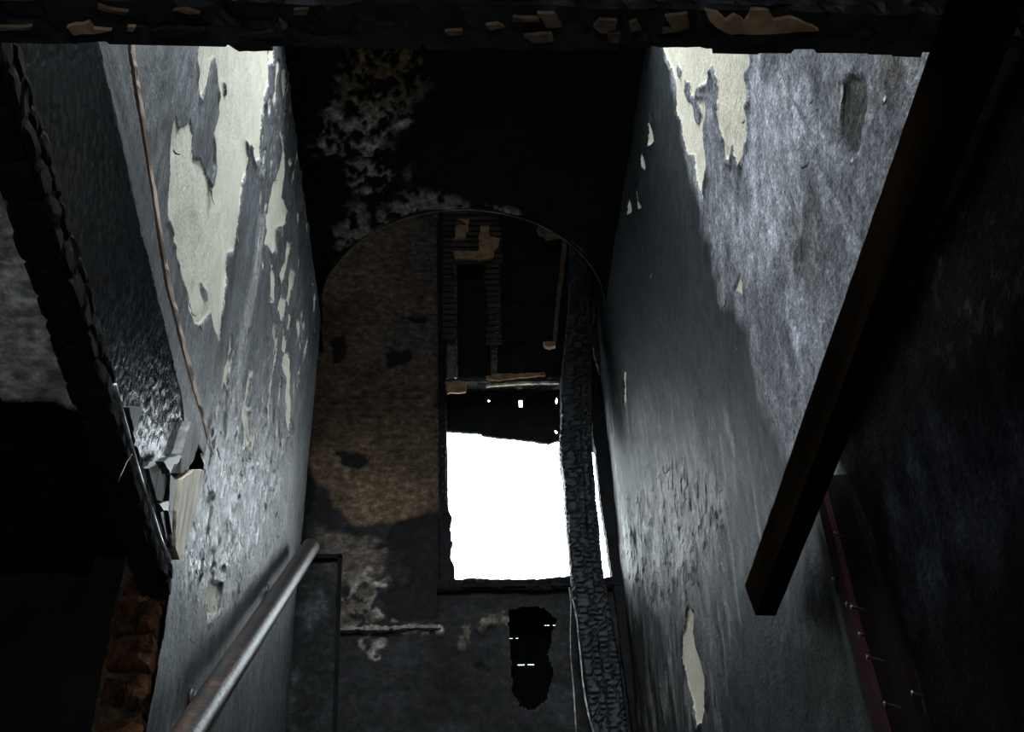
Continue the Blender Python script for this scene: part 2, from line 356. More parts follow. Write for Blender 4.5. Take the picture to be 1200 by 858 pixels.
def left_wall(U, V):
    n = fbm(U*5, V*1.6, 5, 3); f = fbm(U*40, V*9, 4, 5)
    c = np.zeros((len(U), 3))+np.array((.118, .124, .132)); c *= (.65+.7*n)[:, None]
    # pale rubbed vein, painted window light low down, painted shade at far edge
    vein = region([z2([(905, 0), (930, 10), (920, 150), (895, 290), (870, 400), (855, 560), (820, 700), (780, 830), (770, 800), (800, 660), (830, 520), (840, 400), (875, 250)])], 'x', XL, U, V, .012, .015, 20, 4)
    c = blend(c, vein*.75, (.34, .335, .34))
    low = region([[(262, 430), (352, 470), (336, 640), (240, 760), (205, 660), (235, 560)]], 'x', XL, U, V, .12, .1, 6, 6)
    c = blend(c, low*.75*(.5+n), (.30, .295, .30))
    c = blend(c, region([[(245, 480), (262, 480), (250, 600), (230, 700), (205, 790), (190, 858), (205, 650)]], 'x', XL, U, V, .06, .05, 8, 8)*.6, (.38, .375, .39))
    c = blend(c, region([[(205, 690), (225, 680), (215, 780), (190, 858), (178, 858)]], 'x', XL, U, V, .03, .03, 8, 9)*.8, (.10, .12, .14))
    c = blend(c, region([[(318, 50), (338, 50), (372, 330), (375, 375), (366, 420), (352, 330)]], 'x', XL, U, V, .06, .04, 8, 7)*.7, (.03, .036, .04))
    c = blend(c, region([[(270, 690), (345, 630), (330, 700), (220, 858), (190, 858)]], 'x', XL, U, V, .03, .02, 8, 11)*.5, (.09, .088, .085))  # handrail shadow painted as a darker strip
    c *= (.75+.5*f)[:, None]
    c = blend(c, low*sstep(.70, .74, fbm(U*42, V*13, 2, 33)), (.018, .018, .02))
    s = bare(CREAM_L, 'x', XL, U, V, .007, 2)
    g = bare(GREY_IN_CREAM, 'x', XL, U, V, .004, 4); s = np.minimum(s, -g)
    # scattered tiny flakes off in the far part
    sp = fbm(U*26, V*9, 3, 21)-.70-.5*(1-region([[(300, 60), (338, 60), (372, 370), (340, 520), (300, 300)], [(262, 360), (345, 380), (330, 600), (240, 700), (210, 660)]], 'x', XL, U, V, .06, .05))
    s = np.maximum(s, sp*.06)
    film = .0035*(1-sstep(-.003, .002, s))
    curl = .007*np.exp(-((s+.008)/.007)**2)*sstep(.35, .75, fbm(U*22, V*12, 3, 31))
    # hanging scales of blistered paint
    sc = region([[(255, 500), (340, 540), (330, 640), (245, 740), (200, 700), (205, 560)]], 'x', XL, U, V, .1, .06)
    ph = V*16+fbm(U*30, V*4, 3, 41)*5
    scale = (1-(ph-np.floor(ph)))*sstep(.4, .6, fbm(U*34, V*12, 3, 43))
    h = film+curl+sc*scale*.0028+(fbm(U*7, V*5, 4, 51)-.5)*.012+(f-.5)*.004
    keep = (V > ZC-.02) | (U > YN+.02*(vnoise(V*18, V*0, 3)-.2))
    hl = bare(HOLES_L, 'x', XL, U, V, .004, 6)
    keep &= hl < 0
    r = .46-.23*low+.12*(n-.5)+.1*vein
    return dict(h=h, col=np.clip(c, .004, 1), bare=s, rough=np.clip(r, .25, .8), keep=keep)
wl = sheet('wall_left', 'x', XL, 1, .35, YW, .95+H-.9, TOP, .0062, M['wall'], left_wall)
tag(wl, 'soot-grey left stair wall with large cream patches where paint peeled off', kind='structure')
box('wall_core', XL-.16, XL-.035, YN+.03, YW-.004, 0, TOP, M['soot'], wl)
box('wall_core', XL-.16, XL-.035, -.3, YN+.03, ZC+.16, TOP, M['soot'], wl)
box('wall_core', XL-.16, XL-.012, YW-.006, YW, 0, TOP, M['soot'], wl)

# --- blistered glossy apron board, grey board and batten along the edge of the upper floor
APRON = [(-5, 20), (8, 60), (28, 110), (55, 280), (90, 360), (125, 487), (145, 543), (168, 615), (188, 672), (206, 650), (190, 590), (180, 545), (212, 530), (213, 493), (213, 467), (187, 357), (160, 250), (133, 133), (115, 50), (108, 20)]
def apron(U, V):
    p = uv(APRON, 'x', XL+.012); s = sdf(p, U, V)+(fbm(U*30, V*30, 3, 61)-.5)*.012
    n = fbm(U*9, V*9, 4, 62)
    # char scales: short slanted ridges
    dr = uv([(103, 300), (96, 324)], 'x', XL+.012); dr = dr[1]-dr[0]; dr /= np.linalg.norm(dr)
    a = U*dr[0]+V*dr[1]; b = -U*dr[1]+V*dr[0]
    sc = cells(b*130, a*24, 5, .95); h = .0016*sstep(.05, .5, sc)+(n-.5)*.004
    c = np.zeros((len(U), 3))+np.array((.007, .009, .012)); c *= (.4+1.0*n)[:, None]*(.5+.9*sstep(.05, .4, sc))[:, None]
    low = sstep(1.5, 2.0, U)*sstep(.35, .55, fbm(U*14, V*6, 3, 64)); c = c*(1-low[:, None])+c*low[:, None]*5  # window reflection painted in as a paler far end
    return dict(h=h, col=c, bare=np.full(U.shape, -.1), rough=np.clip(.24-.02*sstep(1.5, 2.0, U), .1, 1), keep=s > 0)
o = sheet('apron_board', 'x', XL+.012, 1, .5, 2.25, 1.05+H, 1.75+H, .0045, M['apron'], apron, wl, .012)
o['label'] = 'blistered glossy black board along the upper floor edge'
STRIP = [(108, 20), (115, 50), (133, 133), (160, 250), (187, 357), (213, 467), (216, 500), (240, 535), (252, 533), (240, 490), (224, 447), (194, 333), (186, 286), (171, 187), (157, 100), (151, 63), (146, 20)]
def strip(U, V):
    s = sdf(uv(STRIP, 'x', XL+.008), U, V)+(fbm(U*30, V*30, 3, 71)-.5)*.006; n = fbm(U*4, V*22, 4, 72)
    c = np.zeros((len(U), 3))+np.array((.085, .09, .095)); c *= (.5+1.1*n)[:, None]
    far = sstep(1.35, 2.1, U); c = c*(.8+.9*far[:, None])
    return dict(h=(n-.5)*.004, col=c, bare=np.full(U.shape, -.1), rough=np.full(U.shape, .5), keep=s > 0)
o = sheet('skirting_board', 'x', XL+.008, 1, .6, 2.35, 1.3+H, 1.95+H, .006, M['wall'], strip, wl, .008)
o['label'] = 'smooth grey painted skirting board'
bp = [(152, 20), (158, 63), (165, 110), (179, 200), (192, 286), (200, 333), (215, 395), (228, 447), (240, 490), (250, 533)]
BC = [np.array(at(x, y, 'x', XL+.012)) for x, y in bp]
v = []; f = []
rn = random.Random(3); pts = []
for i in range(len(BC)-1):
    for k in range(6): pts.append(BC[i]+(BC[i+1]-BC[i])*k/6)
pts.append(BC[-1])
for i, p in enumerate(pts):
    hh = .0135+rn.uniform(-.004, .004); hh *= 1 if i < len(pts)-8 else .75
    for dx, dz in ((0, -hh), (.010, -hh*.8), (.012+rn.uniform(-.003, .002), 0), (.010, hh*.8), (0, hh)):
        v.append((XL+dx, p[1], p[2]+dz))
for i in range(len(pts)-1):
    for k in range(4): f.append((i*5+k, i*5+k+1, (i+1)*5+k+1, (i+1)*5+k))
o = mesh_obj('batten', v, f, M['bare_wood'], wl); o['label'] = 'splintered bare wooden batten'

# --- curled paint flakes at the edges of the bare patches
def flake_mesh(name, L, Wd, curl, seed, mat):
    rn = random.Random(seed); v = []; f = []; n = 6
    for i in range(n+1):
        t = i/n; ww = Wd*(1-.85*t**1.5)*(.85+.3*rn.random()); a = curl*t
        zz = -L*math.sin(a)/max(curl, .01) if curl else -L*t; xx = L*(1-math.cos(a))/max(curl, .01)
        for k in (-1, 0, 1): v.append((xx+.25*ww*abs(k), k*ww*.5+rn.uniform(-.1, .1)*Wd, zz))
    for i in range(n):
        for k in range(2): f.append((i*3+k, i*3+k+1, (i+1)*3+k+1, (i+1)*3+k))
    me = bpy.data.meshes.new(name); me.from_pydata(v, [], f); me.materials.append(mat); return me
FL = [flake_mesh('paint_flake', L, W_, c, i, M['paint_flake']) for i, (L, W_, c) in enumerate([(.05, .018, .8), (.032, .014, 1.2), (.07, .016, .6), (.025, .02, 1.0), (.04, .012, 1.4)])]
FD = [flake_mesh('paint_flake', L, W_, c, i+9, M['paint_flake_d']) for i, (L, W_, c) in enumerate([(.05, .018, .8), (.032, .014, 1.2), (.06, .012, .9)])]
def put_flakes(parent, spots, axis_val, side, meshes, seed, size=(.5, 1.0)):
    rn = random.Random(seed)
    for (y, z) in spots:
        o = bpy.data.objects.new('paint_flake', rn.choice(meshes)); link(o, parent)
        o.location = (axis_val+side*.004, y, z); k = rn.uniform(*size)
        o.scale = (side*k, k*rn.uniform(.7, 1.3), k)
        o.rotation_euler = (rn.uniform(-.35, .35), 0, 0)
def edge_spots(polys, axis_val, n, seed):
    rn = random.Random(seed); out = []
    segs = []
    for p in polys:
        q = uv(p, 'x', axis_val)
        for i in range(len(q)): segs.append((q[i], q[(i+1) % len(q)]))
    wts = [np.linalg.norm(b-a) for a, b in segs]
    for a, b in rn.choices(segs, wts, k=n):
        c = a+(b-a)*rn.random(); out.append((c[0], c[1]))
    return out
put_flakes(wl, [s for s in edge_spots(CREAM_L, XL, 34, 5) if s[1] < 2.9+H], XL, 1, FL+FD[:1], 6, (.3, .75))
rn = random.Random(77); lows = []
while len(lows) < 90:
    px, py = rn.uniform(215, 345), rn.uniform(480, 760)
    if sdf(np.array([(255, 490), (350, 500), (338, 620), (215, 790), (200, 690), (215, 560)], float), np.array([px]), np.array([py]))[0] > 0:
        p = at(px, py, 'x', XL); lows.append((p[1], p[2]))
put_flakes(wl, lows, XL+.004, 1, FL+FD[:1], 8, (.25, .6))

# --- broken spot where boards meet the wall: splintered sticks
def stick(name, pts, off, th, mat, seed):
    o = plate(name, zB(pts), 'x', XL+off, 1, th, mat, wl, .002, seed, .014); return o
stick('broken_board', [(395, 150), (440, 165), (440, 240), (405, 350), (352, 405), (340, 400), (345, 310), (372, 220)], .012, .02, M['grey_wood'], 1)
stick('broken_board', [(345, 440), (410, 392), (465, 390), (432, 540), (380, 740), (335, 838), (314, 775), (320, 600)], .016, .02, M['cream_wood'], 2)
stick('loose_plaster', [(200, 385), (250, 345), (292, 440), (272, 545), (240, 545)], .014, .012, M['grey_wood'], 3)
stick('burnt_scrap', [(265, 345), (300, 325), (362, 312), (345, 350), (320, 360), (300, 405)], .03, .015, M['char_gloss'], 4)
stick('burnt_scrap', [(95, 75), (165, 72), (150, 130), (125, 195), (112, 150)], .03, .012, M['char_brown'], 5)
stick('burnt_scrap', [(250, 560), (300, 550), (310, 600), (275, 590)], .02, .012, M['char_gloss'], 6)
stick('burnt_scrap', [(270, 600), (310, 590), (318, 720), (330, 790), (300, 730)], .018, .008, M['char'], 7)
stick('burnt_scrap', [(310, 420), (345, 440), (322, 590), (318, 720), (300, 600)], .02, .012, M['char_brown'], 8)
cb = [at(x, y, 'x', XL+.048) for x, y in zB([(60, -40), (95, 80), (130, 215), (172, 370), (200, 455), (240, 575), (285, 715), (335, 850)])]
o = tube('edge_bead', cb, .0035, M['metal'], None, 8, True, .25, 3)
tag(o, 'thin bright metal edge strip beside the broken boards', 'metal strip')
wi = [at(x, y, 'x', XL+.055) for x, y in zB([(150, 310), (125, 350), (100, 400), (78, 450)])]
tag(tube('wire', wi, .0012, M['iron'], None, 6), 'thin dark wire hanging off the metal edge strip', 'wire')

# --- bricks in the broken end of the left wall
rn = random.Random(12); zb = 0.0; row = 0
while zb < ZC-.02:
    for (x0, x1) in (((XL-.085, XL-.006),) if row % 2 else ((XL-.09, XL-.045), (XL-.04, XL-.006))):
        if zb < .9: break
        d = rn.uniform(0, .05); vs = []; nx, nz = 5, 5
        for a_ in range(nx+1):            # broken, lumpy face towards the hall
            for b_ in range(nz+1):
                e_ = .012 if a_ in (0, nx) or b_ in (0, nz) else 0
                vs.append((x0+(x1-x0)*a_/nx+rn.uniform(-.004, .004), YN-.045+d+e_+rn.uniform(-.008, .008), zb+.004+.062*b_/nz+rn.uniform(-.004, .004)))
        fc = [(a_*(nz+1)+b_, (a_+1)*(nz+1)+b_, (a_+1)*(nz+1)+b_+1, a_*(nz+1)+b_+1) for a_ in range(nx) for b_ in range(nz)]
        n0 = len(vs); vs += [(x0, YN+.07, zb+.004), (x1, YN+.07, zb+.004), (x1, YN+.07, zb+.066), (x0, YN+.07, zb+.066)]
        bot = [a_*(nz+1) for a_ in range(nx+1)]; topr = [a_*(nz+1)+nz for a_ in range(nx+1)]; lf = list(range(nz+1)); rt = [nx*(nz+1)+b_ for b_ in range(nz+1)]
        fc += [tuple(bot[::-1]+[n0, n0+1]), tuple(topr+[n0+2, n0+3]), tuple(lf+[n0+3, n0]), tuple(rt[::-1]+[n0+1, n0+2])]
        mesh_obj('brick', vs, fc, M['brick'], wl)
    zb += .073; row += 1
def mort(U, V):
    n = fbm(U*25, V*25, 4, 81)
    return dict(h=(n-.5)*.03, col=np.ones((len(U), 3))*.1, bare=np.full(U.shape, -.1), rough=np.full(U.shape, .9), keep=U < XL-.004+.012*(vnoise(V*25, V*0, 8)-.6))
sheet('mortar', 'y', YN+.012, -1, XL-.095, XL+.002, .8, ZC+.03, .006, M['mortar'], mort, wl)

# ================================================================== RIGHT STAIR WALL
CREAM_R = [z7([(205, 30), (440, 30), (442, 90), (432, 130), (436, 190), (428, 200), (430, 290), (410, 372), (400, 340), (395, 300), (388, 350), (378, 342), (372, 290), (362, 260), (358, 225), (357, 150), (343, 102), (333, 120), (328, 150), (308, 160), (302, 185), (320, 190), (327, 215), (324, 262),
              (330, 370), (320, 448), (306, 400), (298, 335), (282, 332), (268, 295), (262, 250), (250, 232), (246, 150), (240, 120), (228, 90)]),
           z7([(184, 243), (190, 260), (193, 300), (180, 312)]), z7([(160, 325), (168, 345), (175, 378), (163, 362)]), z7([(148, 412), (155, 440), (162, 472), (152, 472)]), z7([(130, 440), (136, 478), (124, 492)]),
           z7([(415, 640), (422, 670), (426, 705), (404, 682)]),
           z8([(240, 585), (252, 600), (248, 640), (262, 680), (275, 740), (278, 790), (268, 838), (258, 842), (255, 800), (240, 760), (225, 700), (224, 650), (232, 625)]),
           z8([(97, 60), (102, 70), (104, 120), (99, 150)])]
TONGUE = [z7([(255, 100), (265, 115), (262, 140), (254, 130)]), z7([(272, 140), (285, 150), (288, 200), (278, 195)]), z7([(290, 180), (305, 190), (314, 225), (306, 262), (296, 240)])]
DARKPEEL = [z7([(690, 150), (715, 120), (748, 150), (750, 210), (738, 270), (720, 335), (700, 330), (682, 290), (686, 220)]), z7([(770, 160), (800, 90), (830, 70), (880, 75), (860, 130), (800, 180), (780, 240)])]
BLIST = z8([(95, 360), (150, 290), (240, 250), (330, 330), (290, 470), (245, 560), (200, 560), (150, 600), (110, 560), (90, 470)])
HALLR_EDGE = zD([(370, 75), (430, 200), (470, 300), (490, 390), (525, 500), (550, 590), (600, 720), (640, 858), (660, 960)])
def right_wall(U, V):
    n = fbm(U*4, V*2, 5, 103); f = fbm(U*34, V*24, 4, 105); q = fbm(U*9+V*4, V*5-U*3, 4, 107)
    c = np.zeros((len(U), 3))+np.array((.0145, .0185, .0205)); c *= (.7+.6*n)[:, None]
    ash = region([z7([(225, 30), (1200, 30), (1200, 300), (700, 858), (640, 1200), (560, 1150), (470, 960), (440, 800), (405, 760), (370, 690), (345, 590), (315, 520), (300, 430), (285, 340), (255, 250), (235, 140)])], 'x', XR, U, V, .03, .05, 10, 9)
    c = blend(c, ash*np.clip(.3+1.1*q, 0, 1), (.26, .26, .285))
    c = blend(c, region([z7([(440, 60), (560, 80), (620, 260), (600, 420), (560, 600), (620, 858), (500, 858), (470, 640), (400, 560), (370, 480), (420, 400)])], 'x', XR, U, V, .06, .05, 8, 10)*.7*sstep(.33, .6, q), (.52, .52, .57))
    c = blend(c, region([z7([(545, 400), (600, 440), (620, 600), (580, 680), (540, 600)])], 'x', XR, U, V, .05, .05, 14, 12)*.6*f*2, (.075, .062, .05))
    c = blend(c, region(DARKPEEL[:1], 'x', XR, U, V, .006, .012, 20, 13)*.85, (.05, .043, .038))
    c = blend(c, region(DARKPEEL[1:], 'x', XR, U, V, .03, .03, 20, 14)*.7, (.16, .13, .10))
    mid = region([z8([(60, 150), (200, 120), (360, 200), (460, 350), (360, 540), (380, 858), (100, 900), (90, 560), (60, 300)])], 'x', XR, U, V, .1, .06, 6, 15)
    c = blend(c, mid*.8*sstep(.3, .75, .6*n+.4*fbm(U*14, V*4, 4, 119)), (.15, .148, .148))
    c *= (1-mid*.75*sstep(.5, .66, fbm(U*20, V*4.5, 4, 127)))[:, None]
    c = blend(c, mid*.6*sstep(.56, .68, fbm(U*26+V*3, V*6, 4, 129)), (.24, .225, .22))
    bl = region([BLIST], 'x', XR, U, V, .11, .09, 9, 16)
    c = blend(c, bl*sstep(.38, .62, .5*f+.5*fbm(U*16, V*7, 4, 121)), (.30, .28, .275))
    c = blend(c, region([z8([(130, 330), (260, 280), (270, 400), (180, 420)])], 'x', XR, U, V, .05, .05, 8, 17)*.3, (.26, .2, .17))
    c = blend(c, region([z8([(375, 610), (400, 620), (425, 760), (415, 810), (400, 800), (390, 700)]), z8([(290, 430), (305, 480), (302, 590), (290, 560)])], 'x', XR, U, V, .03, .03, 12, 18)*.8, (.022, .024, .026))
    c = blend(c, region([z8([(470, 620), (500, 560), (610, 640), (660, 858), (560, 900), (530, 858)])], 'x', XR, U, V, .02, .01, 6, 19)*.55, (.03, .03, .031))
    c = blend(c, region([z8([(60, 200), (130, 180), (330, 260), (330, 420), (250, 620), (120, 640), (80, 420)])], 'x', XR, U, V, .06, .04)*sstep(.70, .74, fbm(U*40, V*13, 2, 35)), (.014, .014, .015))
    # burnt hall wall beyond the door casing
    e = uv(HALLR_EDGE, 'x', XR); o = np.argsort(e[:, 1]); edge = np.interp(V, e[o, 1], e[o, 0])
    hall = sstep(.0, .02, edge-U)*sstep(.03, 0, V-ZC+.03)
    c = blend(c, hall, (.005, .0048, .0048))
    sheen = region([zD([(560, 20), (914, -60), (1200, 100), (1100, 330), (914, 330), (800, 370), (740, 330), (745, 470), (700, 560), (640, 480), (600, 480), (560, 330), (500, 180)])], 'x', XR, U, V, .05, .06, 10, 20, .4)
    c = blend(c, hall*sheen*(.2+1.0*fbm(U*20, V*7, 4, 23)), (.034, .037, .05))  # bluish sheen painted into the wall colour
    spk = sstep(.66, .72, fbm(U*60, V*60, 2, 25))*region([z7([(900, 560), (1144, 400), (1300, 600), (1144, 858), (960, 858)])], 'x', XR, U, V, .1, .05)
    c = blend(c, hall*spk*.35, (.07, .06, .062))
    s = bare(CREAM_R, 'x', XR, U, V, .006, 52); g = bare(TONGUE, 'x', XR, U, V, .004, 54); s = np.minimum(s, -g)
    film = .0035*(1-sstep(-.003, .002, s)); curl = .008*np.exp(-((s+.008)/.008)**2)*sstep(.35, .7, fbm(U*22, V*12, 3, 61))
    dp = .004*region(DARKPEEL[:1], 'x', XR, U, V, .003, .01, 20, 13)
    ph = V*9+fbm(U*22, V*4, 3, 141)*4; sc = (1-(ph-np.floor(ph)))*sstep(.45, .6, fbm(U*30, V*9, 3, 143))
    blis = cells(U*55, V*42, 11, .9)
    h = film+curl-dp+bl*sc*.004+ash*.0014*sstep(.05, .5, blis)+(fbm(U*6, V*4, 4, 151)-.5)*.014+(f-.5)*.003
    # a crack running down across the ashen part
    cr = uv(z7([(500, 90), (545, 190), (590, 270), (605, 340), (640, 400), (690, 480), (720, 560)]), 'x', XR)
    dd = np.full(U.shape, 9.0)
    for i in range(len(cr)-1):
        a, b = cr[i], cr[i+1]; ab = b-a; t = np.clip(((U-a[0])*ab[0]+(V-a[1])*ab[1])/ab.dot(ab), 0, 1); dd = np.minimum(dd, np.hypot(U-a[0]-t*ab[0], V-a[1]-t*ab[1]))
    h = h-.004*np.exp(-(dd/.005)**2)
    r = .62-.06*bl-.03*mid+.1*(n-.5)+.3*hall
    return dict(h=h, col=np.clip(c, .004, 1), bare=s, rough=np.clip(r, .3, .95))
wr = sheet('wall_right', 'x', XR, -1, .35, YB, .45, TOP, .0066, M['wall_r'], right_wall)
tag(wr, 'ashen grey right stair wall with blistered paint and cream peeled patches', kind='structure')
box('wall_core', XR+.03, XR+.18, -2.4, YB+.1, 0, TOP, M['soot'], wr)
put_flakes(wr, [s for s in edge_spots(CREAM_R, XR, 24, 15) if s[1] < 2.9+H], XR, -1, FL, 16, (.3, .7))
rn = random.Random(78); lows = []
while len(lows) < 60:
    px, py = rn.uniform(720, 860), rn.uniform(520, 830)
    p = at(px, py, 'x', XR)
    if sdf(np.array(BLIST+[]), np.array([px]), np.array([py]))[0] > 0: lows.append((p[1], p[2]))
put_flakes(wr, lows, XR-.004, -1, FL+FD[:1], 18, (.35, .8))
rn = random.Random(79); ups = [tuple(at(*z7([q])[0], 'x', XR)[1:]) for q in [(620, 130), (612, 190), (668, 635), (690, 150), (715, 340), (770, 230), (800, 180), (345, 560), (350, 580), (385, 700), (395, 770), (415, 830), (190, 640), (420, 600), (600, 350), (560, 580)]]
put_flakes(wr, ups, XR-.004, -1, FL+FD[:1], 19, (.4, .9))

# --- red door casing on the right wall
dc = empty('trim_1', tuple(at(*zD([(480, 820)])[0], 'x', XR)))
tag(dc, 'scorched red door casing with nails on the right wall', kind='structure')
def dpart(name, pts, off, th, mat, rag, seed, lab=None):
    o = plate(name, zD(pts), 'x', XR-off, -1, th, mat, dc, rag, seed, .02, True); keep_world(o)
    if lab: o['label'] = lab
    return o
dpart('casing_board', [(310, 100), (385, 90), (468, 300), (525, 490), (580, 660), (640, 858), (662, 930), (530, 930), (505, 858), (432, 590), (345, 240)], .004, .012, M['red_brown'], .001, 1, 'smoke-blackened dark red board')
dpart('moulding', [(300, 105), (322, 112), (372, 300), (432, 540), (520, 858), (540, 930), (508, 930), (488, 858), (400, 520), (340, 280)], .016, .010, M['red'], .0006, 2, 'dull red moulding')
dpart('edge_strip', [(280, 145), (298, 150), (340, 285), (399, 520), (487, 858), (507, 930), (490, 930), (470, 858), (384, 520), (325, 285)], .004, .014, M['grey_paint'], .0006, 3, 'grey painted edge strip')
for k, (a, b, L) in enumerate([((475, 652), (530, 645), .028), ((530, 780), (565, 790), .024), ((372, 270), (380, 280), .014), ((425, 498), (452, 492), .02), ((408, 470), (420, 500), .015), ((440, 570), (456, 575), .012), ((360, 405), (368, 410), .01), ((600, 752), (625, 748), .014)]):
    p = at(*zD([((a[0]+b[0])/2, (a[1]+b[1])/2)])[0], 'x', XR-.016)
    o = tube('nail', [p, p+np.array((-L, -.3*L, .12*L)), p+np.array((-L-.002, -.3*L, .12*L))], [.0018, .0018, .0045], M['nail'], dc, 8); keep_world(o)

# charred wall plate where the hall ceiling met the right wall
p0 = at(1215, 20, 'x', XR-.02); p1 = at(985, 548, 'x', XR-.02)
wp = char_beam('wall_plate', (XR-.005, p0[1]-.5, ZC), (XR-.005, p1[1]+.02, ZC), (.022, 0, 0), (0, 0, .03), M['char_brown'], None, .012)
tag(wp, 'thin charred wall plate along the top of the burnt hall wall', 'beam')

# ================================================================== WINDOW WALL
OPEN = [(516, 255), (640, 252), (700, 300), (716, 480), (722, 560), (728, 684), (517, 684)]
XW0, XW1, ZW0, ZW1 = at(518, 684, 'y', YB)[0], .655, at(518, 682, 'y', YB)[2], at(518, 262, 'y', YB)[2]+.15
HOLE_B = zW([(650, 535), (700, 525), (735, 530), (752, 545), (775, 560), (760, 600), (745, 650), (765, 700), (748, 770), (712, 798), (680, 790), (662, 745), (655, 640)])
PATCH_B = [zW([(205, 500), (225, 480), (215, 430), (250, 450), (270, 420), (300, 450), (330, 440), (345, 465), (300, 480), (285, 520), (305, 545), (350, 560), (430, 575), (470, 580), (468, 595), (330, 592), (230, 590), (200, 570)]),
           zW([(515, 580), (545, 572), (545, 610), (530, 640), (510, 650), (520, 615)]), zW([(580, 560), (640, 530), (648, 570), (600, 572), (575, 600), (568, 580)]),
           zW([(240, 610), (320, 605), (325, 625), (285, 640), (310, 660), (290, 668), (260, 640)])]
BLACK_B = [zW([(190, 115), (215, 108), (270, 118), (275, 140), (250, 152), (210, 145)]), z2([(1160, 450), (1210, 430), (1205, 500), (1180, 510), (1170, 480)]),
           zoom(330, 240, 2.6667)([(320, 470), (345, 445), (380, 460), (395, 440), (410, 470), (390, 490), (325, 517)]), zoom(330, 240, 2.6667)([(375, 350), (455, 345), (450, 375), (410, 365)]), zoom(330, 240, 2.6667)([(150, 425), (190, 415), (205, 440), (200, 480), (160, 490), (155, 450)]),
           zW([(350, 300), (420, 285), (485, 280), (485, 470), (460, 500), (450, 560), (330, 560), (300, 500), (350, 465), (390, 470), (370, 380), (290, 370)]), zW([(215, 490), (270, 475), (295, 490), (270, 520), (280, 560), (235, 560), (225, 520)]),
           zW([(565, 590), (590, 575), (612, 580), (590, 610), (570, 612)]), zW([(555, 680), (580, 672), (612, 690), (600, 705), (570, 695)]), zW([(80, 120), (120, 150), (135, 200), (120, 280), (85, 290)])]
def back_wall(U, V):
    n = fbm(U*6, V*6, 5, 203); f = fbm(U*30, V*30, 4, 205)
    c = np.zeros((len(U), 3))+np.array((.017, .017, .0185)); c *= (.6+.8*n)[:, None]
    Z5 = zoom(330, 240, 2.6667)
    brown = region([Z5([(-60, 60), (380, 30), (485, 90), (490, 480), (488, 560), (488, 950), (300, 1000), (250, 1020), (150, 900), (60, 850)])], 'y', YB, U, V, .02, .05, 8, 9)
    c = blend(c, brown, (.155, .100, .062)); c *= (.55+.9*n)[:, None]
    c = blend(c, region([Z5([(60, 600), (440, 575), (490, 600), (490, 900), (400, 860), (340, 800), (250, 700), (100, 760)])], 'y', YB, U, V, .03, .06, 9, 10)*.75, (.10, .068, .042))
    c = blend(c, region([Z5([(320, 330), (490, 340), (490, 480), (390, 510), (320, 460)]), Z5([(270, 170), (360, 180), (440, 300), (410, 300), (350, 220)]), Z5([(380, 60), (490, 30), (490, 330), (440, 260), (380, 200)])], 'y', YB, U, V, .02, .03, 12, 11)*.8, (.10, .085, .075))
    c = blend(c, region([zW([(200, 330), (330, 360), (300, 440), (210, 470), (160, 400), (130, 300)])], 'y', YB, U, V, .03, .05, 12, 12)*.6, (.22, .17, .135))
    c = blend(c, region(BLACK_B, 'y', YB, U, V, .008, .022, 24, 13), (.010, .009, .009))
    c = blend(c, region([zW([(40, 395), (205, 395), (185, 858), (30, 858)])], 'y', YB, U, V, .006, .0, 12, 14)*.6, (.022, .023, .024))
    c = blend(c, region([zW([(75, 545), (150, 470), (175, 520), (120, 590)]), zW([(60, 650), (100, 700), (70, 850), (40, 850)])], 'y', YB, U, V, .02, .03, 12, 15)*.7, (.09, .095, .095))
    pb = region(PATCH_B, 'y', YB, U, V, .006, .022, 26, 62)*sstep(.36, .46, f)
    c = blend(c, pb*.9, (.15, .12, .09)); c = blend(c, pb*sstep(.5, .6, fbm(U*18, V*18, 3, 64)), (.30, .28, .24)); s = np.full(U.shape, -.1)
    blk = region(BLACK_B, 'y', YB, U, V, .006, .022, 24, 13)
    h = -.012*blk+.006*pb+(fbm(U*9, V*9, 4, 251)-.5)*.02+(f-.5)*.006
    # laths showing where the plaster skim is thin
    la = region([Z5([(60, 600), (440, 575), (490, 600), (490, 900), (330, 830), (250, 720)]), Z5([(400, 30), (490, 30), (490, 340), (430, 300)])], 'y', YB, U, V, .05, .06, 8, 21)
    h = h+la*.004*np.sin(V*2*math.pi/.034+fbm(U*3, V*3, 3, 8)*4)
    keep = ~((U > XW0) & (U < XW1) & (V > ZW0) & (V < ZW1))
    keep &= ~(sdf(uv(HOLE_B, 'y', YB), U, V)+(fbm(U*25, V*25, 3, 91)-.5)*.02 > 0)
    return dict(h=h, col=np.clip(c*1.0, .003, 1), bare=s, rough=np.clip(.8-.15*n, .4, 1), keep=keep)
wb = sheet('wall_back', 'y', YB, -1, -1.15, .72, 1.0+H, 4.75+H, .0065, M['back'], back_wall)
tag(wb, 'scorched brown plaster window wall at the head of the stairs', kind='structure')
box('wall_core', -1.3, XW0-.005, YB+.03, YB+.14, 0, 4.9+H, M['soot'], wb)
box('wall_core', XW1+.02, .9, YB+.03, YB+.14, 0, 4.9+H, M['soot'], wb)
box('wall_core', XW0-.005, XW1+.02, YB+.03, YB+.14, ZW1+.03, 4.9+H, M['soot'], wb)
hu = uv(HOLE_B, 'y', YB); hx0, hx1 = hu[:, 0].min()-.03, hu[:, 0].max()+.03; hz0, hz1 = hu[:, 1].min()-.03, hu[:, 1].max()+.03
box('wall_core', XW0-.005, hx0, YB+.03, YB+.14, 0, ZW0-.005, M['soot'], wb)
box('wall_core', hx1, XW1+.02, YB+.03, YB+.14, 0, ZW0-.005, M['soot'], wb)
box('wall_core', hx0, hx1, YB+.03, YB+.14, 0, hz0, M['soot'], wb)
